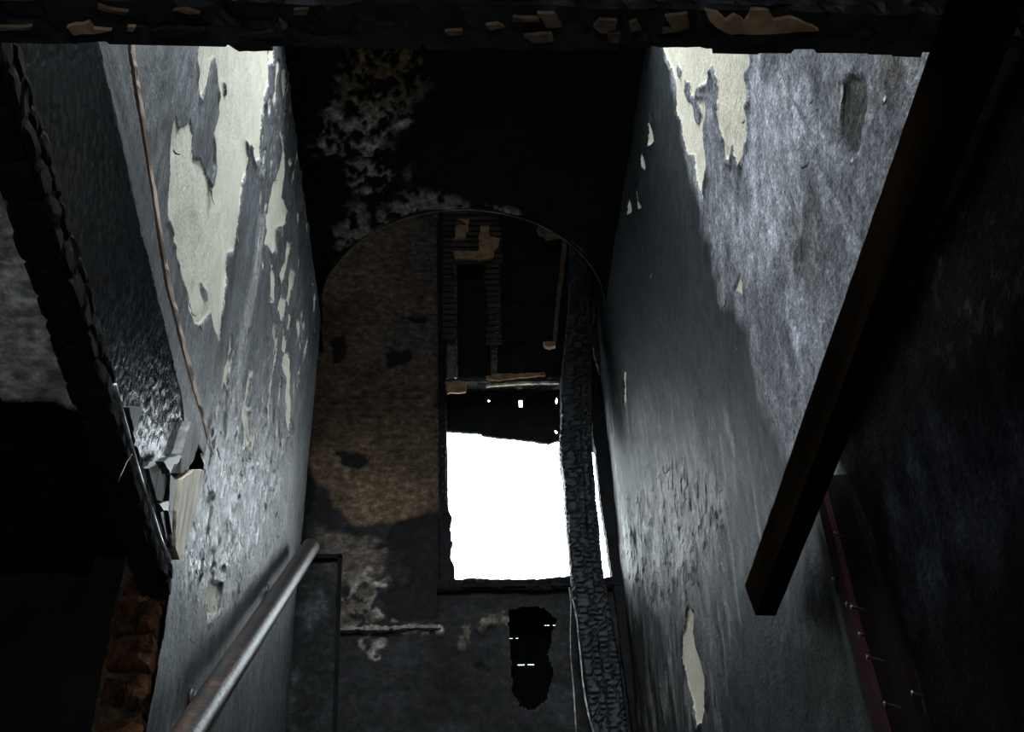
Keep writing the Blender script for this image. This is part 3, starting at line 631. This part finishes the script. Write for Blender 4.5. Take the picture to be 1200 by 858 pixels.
box('wall_core', hx0, hx1, YB+.03, YB+.14, hz1, ZW0-.005, M['soot'], wb)
# outer boarding seen through the hole, daylight in its short gaps
gaps = [(zP([(375, 250)])[0], zP([(450, 250)])[0]), (zP([(180, 324)])[0], zP([(230, 324)])[0]), (zP([(225, 474)])[0], zP([(318, 474)])[0])]
YO = YB+.13
prev = hz1; 
for (a, b) in gaps:
    pa = at(*a, 'y', YO); pb = at(*b, 'y', YO); g = .0045
    box('outer_board', hx0, hx1, YO, YO+.018, pa[2]+g, prev, M['void'], wb)
    box('outer_board', hx0, pa[0], YO, YO+.018, pa[2]-g, pa[2]+g, M['void'], wb)
    box('outer_board', pb[0], hx1, YO, YO+.018, pa[2]-g, pa[2]+g, M['void'], wb)
    mx = pa[0]+(pb[0]-pa[0])*.52; box('outer_board', mx-.006, mx+.006, YO, YO+.018, pa[2]-g, pa[2]+g, M['void'], wb)
    prev = pa[2]-g
box('outer_board', hx0, hx1, YO, YO+.018, hz0, prev, M['void'], wb)
# ledge of broken plaster and the dark panel at the left
plate('dado_rail', zW([(205, 586), (330, 583), (468, 580), (470, 587), (330, 592), (205, 594)]), 'y', YB, -1, .025, M['grey_wood'], wb, .004, 4)
plate('panel_edge', zW([(196, 395), (207, 395), (192, 900), (180, 900)]), 'y', YB, -1, .02, M['soot'], wb, .001, 5)
plate('panel_edge', zW([(60, 390), (207, 390), (206, 402), (60, 402)]), 'y', YB, -1, .02, M['soot'], wb, .001, 6)

# --- window
wn = empty('window_1', (XW0, YB, ZW0)); tag(wn, 'burnt-out window with charred frame, its upper part covered by blackened boards', kind='structure')
def W(o, lab=None):
    o.parent = wn; keep_world(o)
    if lab: o['label'] = lab
    return o
W(char_beam('jamb', (XW0+.006, YB+.045, ZW0-.02), (XW0-.012, YB+.045, ZW1), (.02, 0, 0), (0, .05, 0), M['char_dull'], None, .009, .03, .03, .004, .003, 3))
W(plate('jamb_bead', [(512, 262), (515, 262), (518, 480), (520, 684), (516, 684)], 'y', YB-.012, -1, .012, M['char_dull'], None, .0015, 8))
W(plate('jamb_edge', [(521, 476), (523.5, 490), (525.5, 600), (527, 640), (524, 684), (521, 684)], 'y', YB+.03, -1, .01, M['grey_wood'], None, .0008, 9))
W(plate('jamb_crumbs', [(520, 590), (525, 598), (529, 612), (527, 625), (530, 640), (528, 655), (532, 668), (533, 684), (520, 684)], 'y', YB+.01, -1, .03, M['char_dull'], None, .004, 10))
W(plate('jamb', [(694, 505), (698, 528), (703, 580), (711, 630), (715, 660), (719, 684), (721, 700), (722, 705), (727, 745), (728, 760), (742, 858), (770, 858), (745, 680), (722, 480), (712, 440), (700, 440)], 'y', YB-.03, 1, .05, M['char_dull'], None, .002, 11))
W(char_beam('sill', (XW0-.02, YB+.04, ZW0-.025), (XW1+.04, YB+.04, ZW0-.02), (0, .075, 0), (0, 0, .026), M['char_dull'], None, .009, .05, .03, .006, .008, 5))
W(char_beam('meeting_rail', at(522, 451, 'y', YB+.0), at(664, 449, 'y', YB+.0), (0, .03, 0), (0, 0, .017), M['char_brown'], None, .008, .05, .03, .005, .006, 6), 'half-burnt horizontal rail with brown wood showing')
W(plate('rail_splinter', zU([(345, 262), (420, 250), (520, 250), (690, 240), (695, 256), (540, 270), (430, 285), (350, 280)]), 'y', YB-.035, -1, .012, M['tan'], None, .003, 12))
W(plate('rail_splinter', zU([(350, 310), (540, 296), (620, 294), (770, 292), (772, 304), (620, 306), (440, 316), (350, 322)]), 'y', YB-.035, -1, .01, M['cream_wood'], None, .003, 13))
W(plate('rail_splinter', zU([(108, 300), (180, 288), (235, 292), (232, 355), (120, 360)]), 'y', YB-.035, -1, .01, M['tan'], None, .004, 14))
BOARD = [(515, 452), (662, 452), (672, 440), (700, 440), (716, 480), (700, 531), (692, 529), (680, 525), (656, 519), (655, 516), (643, 520), (629, 518), (600, 514), (584, 513), (567, 511), (563, 508), (540, 506.5), (524, 505.5), (515, 503)]
LIGHTS = [[(571.6, 468), (573, 467), (574.4, 469), (573, 471)], [(608.7, 468), (610, 467.5), (612, 468), (612, 477), (609, 477)], [(689, 504), (693, 503), (693, 508), (690, 511), (688.5, 509)], [(649.5, 504), (651, 503), (654, 506), (652, 508)], [(651.8, 465), (653, 465), (652.6, 473), (651.3, 473)]]
def lowboard(U, V):
    s = sdf(uv(BOARD, 'y', YB+.05), U, V)+(fbm(U*40, V*40, 3, 301)-.5)*.009
    for l in LIGHTS: s = np.minimum(s, -sdf(uv(l, 'y', YB+.05), U, V))
    n = fbm(U*10, V*30, 4, 303)
    return dict(h=(n-.5)*.006, keep=s > 0)
W(sheet('burnt_board', 'y', YB+.05, -1, -.1, .75, 2.6+H, 3.3+H, .003, M['char_dull'], lowboard, None, .014), 'burnt board with ragged lower edge and small holes')
# upper boarding, studs and laths
zt0 = at(560, 446, 'y', YB+.06)[2]; zt1 = ZW1+.02; nb = 9
for k in range(nb):
    a = zt0+(zt1-zt0)*k/nb; b = zt0+(zt1-zt0)*(k+1)/nb
    W(char_beam('upper_board', (XW0-.02, YB+.07+.017*(k % 2), (a+b)/2), (XW1+.02, YB+.07+.017*(k % 2), (a+b)/2+.004), (0, .008, 0), (0, 0, (b-a)/2+.012), M['char_dull'], None, .02, .09, .05, .002, .003, 20+k))
for px, w_ in ((529, 11), (579, 6)):
    a = at(px, 446, 'y', YB+.035); b = at(px-1, 262 if w_ > 8 else 300, 'y', YB+.035)
    W(char_beam('stud', a, b, (w_*.0026, 0, 0), (0, .025, 0), M['char_gloss'], None, .01, .03, .03, .004, .003, 31+w_))
W(plate('stud_edge', zT([(420, 540), (432, 545), (425, 800), (400, 850), (395, 840), (412, 700)]), 'y', YB+.008, -1, .008, M['grey_wood'], None, .002, 16))
W(plate('batten', zT([(795, 250), (822, 255), (815, 380), (800, 440), (808, 450), (790, 560), (772, 700), (760, 860), (735, 900), (745, 760), (765, 560), (780, 440)]), 'y', YB-.0, -1, .02, M['tan_dark'], None, .002, 17))
rn = random.Random(41)
ztop = at(545, 252, 'y', YB+.0)[2]; zlow = at(545, 440, 'y', YB+.0)[2]
k = 0; z = ztop+.02
while z > zlow+.2:
    xa = at(519, 300, 'y', YB)[0]; xb = at(588 if z > at(545, 305, 'y', YB)[2] else 534, 300, 'y', YB)[0]
    W(box('lath', xa, xb+rn.uniform(-.01, .01), YB-.006, YB+.006, z-.024, z+rn.uniform(-.002, .002), M['ash'], None)); z -= .036; k += 1
z = at(545, 310, 'y', YB)[2]
while z > at(545, 400, 'y', YB)[2]:
    xa = at(570, 340, 'y', YB)[0]; xb = at(586, 340, 'y', YB)[0]
    W(box('lath', xa+rn.uniform(-.01, .01), xb, YB-.006, YB+.004, z-.024, z, M['ash'], None)); z -= .036
W(plate('plaster_patch', zT([(170, 145), (255, 143), (245, 165), (238, 175), (215, 160), (200, 150)]), 'y', YB-.008, -1, .012, M['tan'], None, .002, 21))
W(plate('plaster_patch', zT([(172, 178), (240, 180), (245, 218), (225, 225), (232, 262), (155, 268), (170, 235), (168, 200)]), 'y', YB-.008, -1, .012, M['tan'], None, .002, 22))
W(plate('plaster_patch', zT([(315, 182), (368, 182), (362, 240), (425, 258), (422, 310), (395, 325), (390, 370), (300, 385), (280, 375), (165, 378), (157, 330), (302, 332), (305, 262)]), 'y', YB-.008, -1, .012, M['tan'], None, .003, 23))
W(plate('plaster_patch', zT([(660, 170), (700, 178), (775, 215), (800, 250), (760, 250), (710, 265), (680, 240), (655, 235), (645, 210)]), 'y', YB-.008, -1, .012, M['tan_dark'], None, .003, 24))
for q, mt in (([(880, 320), (920, 360), (930, 440), (965, 465), (950, 500), (955, 640), (975, 780), (1000, 790), (1030, 800), (1035, 860), (1040, 960), (1010, 1050), (985, 960), (950, 800), (930, 600), (905, 440)], 'tan_dark'), ([(978, 515), (996, 520), (1000, 600), (990, 700), (975, 760), (970, 640)], 'tan')):
    W(plate('plaster_strip', zT(q), 'y', YB-.05, -1, .015, M[mt], None, .003, 25))
W(plate('bracket', zU([(680, 68), (750, 66), (752, 92), (715, 100), (690, 92)]), 'y', YB-.005, -1, .02, M['tan'], None, .001, 26))

# --- charred studs beside the window
YP = 3.88
ED = [(668, 285, 684, 690), (666, 340, 680, 690), (661, 410, 680, 694), (655, 470, 679, 693), (656, 520, 679, 692), (659, 560, 681, 694.5), (664, 620, 685.5, 700), (669, 680, 692, 707), (674, 735, 697, 718), (682, 790, 703, 726), (692, 858, 711, 735), (704, 945, 720, 746)]
def stud(name, li, ri, seed, depth, yoff):
    zc = np.array([at(e[0], e[1], 'y', YP)[2] for e in ED]); lx = np.array([at(e[0 if li == 0 else 2], e[1], 'y', YP)[0] for e in ED]); rx = np.array([at(e[2 if li == 0 else 3]+(3 if li == 0 else 0), e[1], 'y', YP)[0] for e in ED])
    o = np.argsort(zc); zc, lx, rx = zc[o], lx[o], rx[o]
    z0, z1_ = 2.66, zc[-1]+.25
    def prof(P, T):
        Q = P.copy(); a = np.interp(P[:, 2], zc, lx); b = np.interp(P[:, 2], zc, rx)
        Q[:, 0] = (a+b)/2+P[:, 0]/.05*(b-a)/2+(vnoise(P[:, 2]*9, P[:, 2]*0+seed, seed)-.5)*.008; return Q
    return char_beam(name, (0, YP+yoff, z0), (0, YP+yoff, z1_), (.05, 0, 0), (0, depth, 0), M['char_post'], None, .0065, .021, .06, .008, .006, seed, prof)
po = empty('charred_post', (.6, YP, 2.66)); tag(po, 'tall charcoal post of two cracked studs standing by the window', 'post')
for q in (stud('stud', 0, 2, 4, .045, 0), stud('stud', 2, 3, 9, .05, .005)): q.parent = po; keep_world(q)
l1 = [at(x, y, 'y', YP-.06) for x, y in zP([(515, 40), (525, 120), (522, 300), (525, 430), (535, 560), (540, 620), (548, 740), (556, 900)])]
l2 = [at(x, y, 'y', YP-.07) for x, y in zP([(520, 60), (545, 150), (562, 240), (572, 360), (590, 560), (605, 660), (625, 760), (655, 870)])]
tag(tube('cable', l1, .0022, M['wire'], None, 7, True, .5, 1), 'thin ash-white cable hanging straight down on the dark wall', 'cable')
tag(tube('cable', l2, .0026, M['wire'], None, 7, True, .5, 2), 'thin ash-white cable slanting along the charred stud', 'cable')

# ================================================================== STAIRWELL CEILING with its round opening
CX = .066; RX = .6125; CY = YW
PALE_S = [zR([(110, 400), (125, 300), (130, 240), (170, 200), (180, 100), (230, 60), (330, 70), (410, 60), (470, 80), (495, 110), (480, 160), (440, 190), (400, 230), (390, 300), (330, 340), (320, 400), (330, 480), (325, 570), (260, 520), (215, 530), (215, 440), (190, 410), (160, 470)]),
          zR([(345, 540), (380, 520), (480, 505), (530, 520), (580, 575), (480, 580), (350, 610)]), zR([(180, 600), (250, 520), (320, 580), (340, 620), (260, 660), (200, 720), (170, 770), (175, 650)]), zR([(640, 565), (700, 560), (760, 595), (700, 582)]), zR([(380, 420), (420, 425), (425, 470), (400, 495), (375, 465)])]
def soffit(U, V):
    n = fbm(U*8, V*5, 5, 403); f = fbm(U*30, V*22, 4, 405)
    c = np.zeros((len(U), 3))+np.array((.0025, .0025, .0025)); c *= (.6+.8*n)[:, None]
    m = region(PALE_S[:1], 'z', ZS, U, V, .03, .06, 9, 9); spk = sstep(.48, .56, .5*f+.5*fbm(U*60, V*44, 3, 409))
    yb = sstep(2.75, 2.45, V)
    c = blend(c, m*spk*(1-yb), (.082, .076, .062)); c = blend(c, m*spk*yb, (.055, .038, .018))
    m2 = region(PALE_S[1:], 'z', ZS, U, V, .02, .05, 14, 72)*sstep(.38, .5, f); c = blend(c, m2*.9, (.062, .058, .05)); s = np.full(U.shape, -.1)
    core = region([zR([(165, 270), (300, 270), (310, 380), (250, 400), (140, 400), (120, 330)]), zR([(330, 250), (385, 240), (390, 300), (340, 330)])], 'z', ZS, U, V, .02, .05, 14, 19)
    c = blend(c, core*.8*sstep(.36, .5, f), (.125, .125, .11))
    d = np.hypot(U-CX, (V-CY)/1.09)
    keep = ~((d < RX) | ((V > CY) & (np.abs(U-CX) < RX)))
    rim = sstep(.02, .0, d-RX)*(V < CY); c = blend(c, rim*.6*sstep(.35, .55, n), (.10, .10, .095))
    h = .008*m*spk+.006*m2+(n-.5)*.012
    return dict(h=h, col=np.clip(c, .001, 1), bare=s, rough=np.full(U.shape, .9), keep=keep)
so = sheet('ceiling', 'z', ZS, -1, XL-.1, XR+.1, 2.3, YB-.002, .0065, M['soffit'], soffit)
tag(so, 'soot-black stairwell ceiling with a round-ended opening', kind='structure')
# thin rim bead around the opening (it also gives the ceiling its thickness)
v = []; f = []; n = 48
for i in range(n+1):
    a = math.pi*(1-i/n); ca, sa = math.cos(a), math.sin(a)
    for r_, zz in ((RX-.0, ZS-.009), (RX+.006, ZS-.009), (RX+.012, ZS+.1), (RX-.002, ZS+.1)): v.append((CX+r_*ca, CY-r_*1.09*sa, zz))
for i in range(n):
    for k in range(4): f.append((i*4+k, i*4+(k+1) % 4, (i+1)*4+(k+1) % 4, (i+1)*4+k))
o = mesh_obj('opening_rim', v, f, simple('sooty_rim', (.006, .006, .006), (.05, .05, .047), .9, 12, bmp=.3, spec=.03), so, True)
box('corner_strip', XL+.0, XL+.014, 2.3, YW, ZS-.012, ZS+.0, M['void'], so)  # black strip drawing the dark line in the ceiling corner
# attic shell above the ceiling
at_ = box('roof', -1.3, .9, 2.40, YB+.14, 4.9+H, 5.0+H, M['soot']); tag(at_, 'dark attic roof, stopped short for an added light gap', kind='structure')  # unseen gap beside the roof, added to light the upper window wall
ap = box('wall_attic', -1.3, .9, 2.26, 2.31, ZS-.01, 4.9+H, M['soot']); tag(ap, 'sooty attic partition above the stairwell ceiling', kind='structure')
tag(box('wall_attic_left', -1.36, -1.3, 2.26, YB+.14, 0, 5.0+H, M['soot']), 'sooty attic side wall', kind='structure')
tag(box('wall_attic_right', XR+.19, .95, 2.26, YB+.14, 0, 5.0+H, M['soot']), 'sooty attic side wall over the right stair wall', kind='structure')
# ceiling boards between opening and attic (upper side)
box('attic_floor', XL-.75, CX-RX-.02, 2.31, YB, ZS+.02, ZS+.1, M['soot'], so)
box('attic_floor', CX-RX-.02, CX+RX+.02, 2.31, CY-RX*1.09-.02, ZS+.02, ZS+.1, M['soot'], so)

# ================================================================== CHARRED BEAMS OVERHEAD
yb_ = at(600, 57, 'z', ZC)[1]
hb = empty('header_beam', (0, yb_-.1, ZC)); tag(hb, 'heavy charred header beam crossing overhead with scraps of plaster', 'beam')
def HB(o, lab=None):
    o.parent = hb; keep_world(o)
    if lab: o['label'] = lab
    return o
HB(char_beam('timber', (-1.0, yb_-.030, ZC+.07), (XR+.0, yb_-.030, ZC+.07), (0, .035, 0), (0, 0, .07), M['char'], None, .008, .05, .04, .004, .006, 3))
HB(char_beam('timber', (-1.0, yb_-.17, ZC+.075), (XR+.0, yb_-.17, ZC+.075), (0, .095, 0), (0, 0, .07), M['char'], None, .01, .07, .05, .005, .006, 5))
zh1 = zoom(0, 0, 2); zh2 = zoom(600, 0, 2)
for k, (q, mt) in enumerate([(zh2([(450, 18), (480, 25), (500, 40), (520, 30), (545, 45), (560, 15), (600, 18), (610, 40), (650, 35), (690, 50), (715, 66), (680, 68), (600, 72), (510, 75), (480, 60), (460, 42)]), 'tan'),
    (zh2([(60, 25), (100, 25), (115, 55), (80, 60)]), 'tan_dark'), (zh2([(0, 35), (60, 38), (60, 44), (0, 46)]), 'tan_dark'), (zh2([(190, 55), (205, 40), (245, 42), (240, 65), (205, 72)]), 'tan_dark'), (zh2([(272, 50), (290, 42), (300, 65), (280, 66)]), 'tan_dark'),
    (zh2([(360, 30), (410, 26), (415, 60), (375, 66)]), 'tan_dark'), (zh2([(350, 62), (395, 64), (390, 70), (352, 70)]), 'tan_dark'), (zh2([(30, 78), (90, 72), (95, 92), (50, 95)]), 'tan_dark'), (zh2([(220, 70), (255, 72), (250, 95), (225, 92)]), 'tan_dark'),
    (zh1([(160, 55), (210, 48), (220, 62), (262, 64), (235, 70), (175, 75)]), 'tan'), (zh1([(232, 5), (270, 18), (300, 20), (290, 28), (250, 18), (235, 12)]), 'tan_dark'), (zh1([(300, 56), (318, 58), (315, 66), (300, 66)]), 'tan'),
    (zh1([(405, 20), (440, 14), (470, 26), (440, 24)]), 'tan_dark'), (zh1([(690, 18), (722, 14), (722, 28), (692, 30)]), 'tan_dark'), (zh1([(655, 40), (675, 55), (670, 62), (658, 55)]), 'tan_dark'), (zh1([(0, 58), (75, 57), (75, 63), (0, 64)]), 'tan_dark'),
    (zh1([(1045, 68), (1085, 64), (1080, 74), (1050, 76)]), 'tan_dark'), (zh1([(1140, 52), (1165, 50), (1180, 58), (1150, 62)]), 'tan_dark'), (zh1([(340, 66), (430, 60), (480, 64), (470, 78), (360, 82)]), 'char_brown'), (zh1([(560, 78), (640, 66), (650, 80), (570, 88)]), 'char_brown'), (zh2([(480, 80), (640, 76), (630, 92), (500, 96)]), 'char_brown'), (zh1([(530, 92), (620, 88), (640, 112), (560, 114)]), 'char_brown')]):
    HB(plate('plaster_scrap', q, 'z', ZC-.001, -1, .006, M[mt], None, .0012, 50+k, .008))
rn = random.Random(9)
for k in range(34):                       # ragged splinters along the lower edge
    p = at(rn.uniform(20, 1130), 54, 'z', ZC); w_ = rn.uniform(.02, .07); d_ = rn.uniform(-.002, .003)
    vs = [(p[0]-w_, yb_-.02, ZC+.004), (p[0]+w_, yb_-.02, ZC+.004), (p[0]+w_*rn.uniform(.5, .95), yb_+d_, ZC-.001), (p[0]-w_*rn.uniform(.5, .95), yb_+d_*.7, ZC-.001), (p[0], yb_-.01, ZC+.02)]
    HB(mesh_obj('splinter', vs, [(0, 1, 2, 3), (0, 4, 1), (1, 4, 2), (2, 4, 3), (3, 4, 0)], M['char']))

a = at(24, 60, 'x', XL+.03); b = at(203, 662, 'x', XL+.03)
dirv = (b-a)/np.linalg.norm(b-a); side = np.array((-1.0, 0, 0)); up = np.array((0, 0, -.032))
a2 = a-dirv*.12; b2 = b+dirv*.01
tb = char_beam('trimmer_beam', a2+side*.028+up, b2+side*.028+up, side*.028, (0, 0, .032), M['char_trim'], None, .007, .05, .04, .006, .005, 8)
tag(tb, 'deeply charred trimmer beam under the glossy black board', 'beam')

# --- squared timber rail hanging over the right side
XTm = .605
e_t = at(872, 687, 'x', XTm); e_b = at(885, 722, 'x', XTm)
n_t = at(1090, 55, 'z', e_t[2]); wdt = at(910, 720, 'z', e_b[2])[0]-e_b[0]
d2 = np.array((n_t[0]-e_t[0], n_t[1]-e_t[1], 0)); d2 /= np.linalg.norm(d2); s2 = np.array((-d2[1], d2[0], 0)); s2 = s2 if s2[0] > 0 else -s2
L2 = 1.40; v = []
NS = 40; rn = random.Random(2)
for i in range(NS+1):
    t = i/NS
    for (aa, bb) in ((0, 0), (0, 1), (1, 1), (1, 0)):
        base = np.array((e_b[0], e_b[1], 0))*(1-bb)+np.array((e_t[0], e_t[1], 0))*bb
        p = (base if i == 0 else np.array((e_b[0], e_b[1], 0))+d2*L2*t)+s2*wdt*aa; j = rn.uniform(-.0012, .0012)
        v.append((p[0]+j, p[1], e_b[2]*(1-bb)+e_t[2]*bb+j))
f = [(i*4+k, i*4+(k+1) % 4, (i+1)*4+(k+1) % 4, (i+1)*4+k) for i in range(NS) for k in range(4)]+[(3, 2, 1, 0), tuple(NS*4+k for k in range(4))]
tr = mesh_obj('timber_rail', v, f, M['timber']); tr.location = (0, 0, 0)
import bmesh
bm = bmesh.new(); bm.from_mesh(tr.data); bmesh.ops.recalc_face_normals(bm, faces=bm.faces)
bm.to_mesh(tr.data); bm.free()
tag(tr, 'squared smoke-dark timber jutting from the header beam along the right wall', 'timber')
o = plate('chipped_spot', zD([(160, 232), (168, 230), (170, 250), (163, 262), (159, 248)]), 'x', XTm, -1, .003, M['tan_dark'], tr)
o = plate('chipped_spot', zD([(262, 60), (278, 62), (280, 74), (268, 76)]), 'x', XTm-.01, -1, .003, M['tan_dark'], tr)

# ================================================================== HANDRAIL
hr = empty('handrail', at(240, 795, 'x', XL+.02)); tag(hr, 'round rusty black handrail pipe on the left stair wall', 'handrail')
XH = XL+.075
q0 = at(364, 641, 'x', XH); q1 = at(222, 858, 'x', XH); dq = (q1-q0)/np.linalg.norm(q1-q0); q2 = q1+dq*.55
npt = 26; pts = [q0+(q2-q0)*i/npt for i in range(npt+1)]
def HR(o): o.parent = hr; keep_world(o); return o
HR(tube('pipe', [q0-dq*.012, q0-dq*.008]+pts, [.018, .027]+[.0305]*(npt+1), M['pipe'], None, 28, True, .008, 4))
for t in (.20, .62, .95):
    p = q0+(q2-q0)*t
    HR(tube('bracket', [p+np.array((0, 0, -.028)), p+np.array((-.02, 0, -.055)), np.array((XL+.004, p[1], p[2]-.06))], .009, M['iron'], None, 10))
    HR(tube('bracket_plate', [np.array((XL+.002, p[1], p[2]-.06)), np.array((XL+.012, p[1], p[2]-.06))], .028, M['iron'], None, 16))

# ================================================================== HALL SHELL, STAIRS
PL = [(-260, 120), (0, 180), (22, 235), (45, 275), (62, 310), (72, 370), (85, 410), (92, 445), (105, 487), (60, 474), (0, 469), (-260, 480)]
def hall_ceil(U, V):
    n = fbm(U*6, V*6, 5, 503); f = fbm(U*26, V*26, 4, 505)
    s = sdf(uv(PL, 'z', ZC+.01), U, V)+(fbm(U*20, V*20, 4, 507)-.5)*.04; m = sstep(-.003, .003, s)
    c = np.zeros((len(U), 3))+np.array((.010, .009, .008)); pc = np.array((.80, .76, .76))*(.6+.7*n)[:, None]
    rim = np.exp(-(s/.03)**2); pc = pc*(1-.6*rim[:, None])+np.array((.14, .09, .06))*.6*rim[:, None]
    c = c*(1-m[:, None])+pc*m[:, None]
    cr = np.abs(fbm(U*5, V*5, 3, 511)-.5); h = .02*m+(n-.5)*.012-.004*np.exp(-(cr/.01)**2)*m
    return dict(h=h, col=c, bare=np.full(U.shape, -.1), rough=np.full(U.shape, .85))
hc = sheet('ceiling_hall', 'z', ZC+.03, -1, -1.7, XL-.03, -.2, YN+.1, .008, M['soffit'], hall_ceil)
tag(hc, 'hall ceiling with a remnant of grey plaster and burnt edges', kind='structure')
box('upper_floor', -1.7, XL-.17, -2.4, YN+.1, ZC+.06, ZC+.2, M['soot'], hc)
box('upper_floor', XL-.17, XR+.03, -2.4, yb_-.28, ZC+.06, ZC+.2, M['soot'], hc)
tag(box('wall_hall', -1.7, XL-.162, YN+.1, YN+.2, 0, TOP, M['soot']), 'soot-black wall beside the stair foot', kind='structure')
tag(box('wall_hall_side', -1.8, -1.7, -2.4, YN+.2, 0, TOP, M['soot']), 'soot-black side wall of the hall', kind='structure')
fl = box('floor', -1.8, XR+.18, -2.4, YB+.14, -.1, 0, M['floor']); tag(fl, 'dirty hall floor', kind='structure')
fw = empty('wall_front', (0, -2.4, 0)); tag(fw, 'dark hall wall with the open front doorway', kind='structure')
for q in ((-1.8, -.62, 0, TOP), (-.27, XR+.18, 0, TOP), (-.62, -.27, 2.0, TOP)):
    keep_world(box('wall_panel', q[0], q[1], -2.5, -2.4, q[2], q[3], M['soot'], fw))
st = empty('staircase', (.06, .45, 0)); tag(st, 'narrow sooty staircase climbing between the two walls', 'stairs')
for i in range(14):
    y = .45+.235*i; z = .19*(i+1)
    keep_world(box('step', XL+.015, XR-.02, y, y+.26 if i < 13 else YB-.02, z-.19, z, M['floor'], st))
ld = box('landing', -1.25, XL-.02, YW+.01, YB-.02, 2.47, 2.66, M['floor'], st); keep_world(ld)
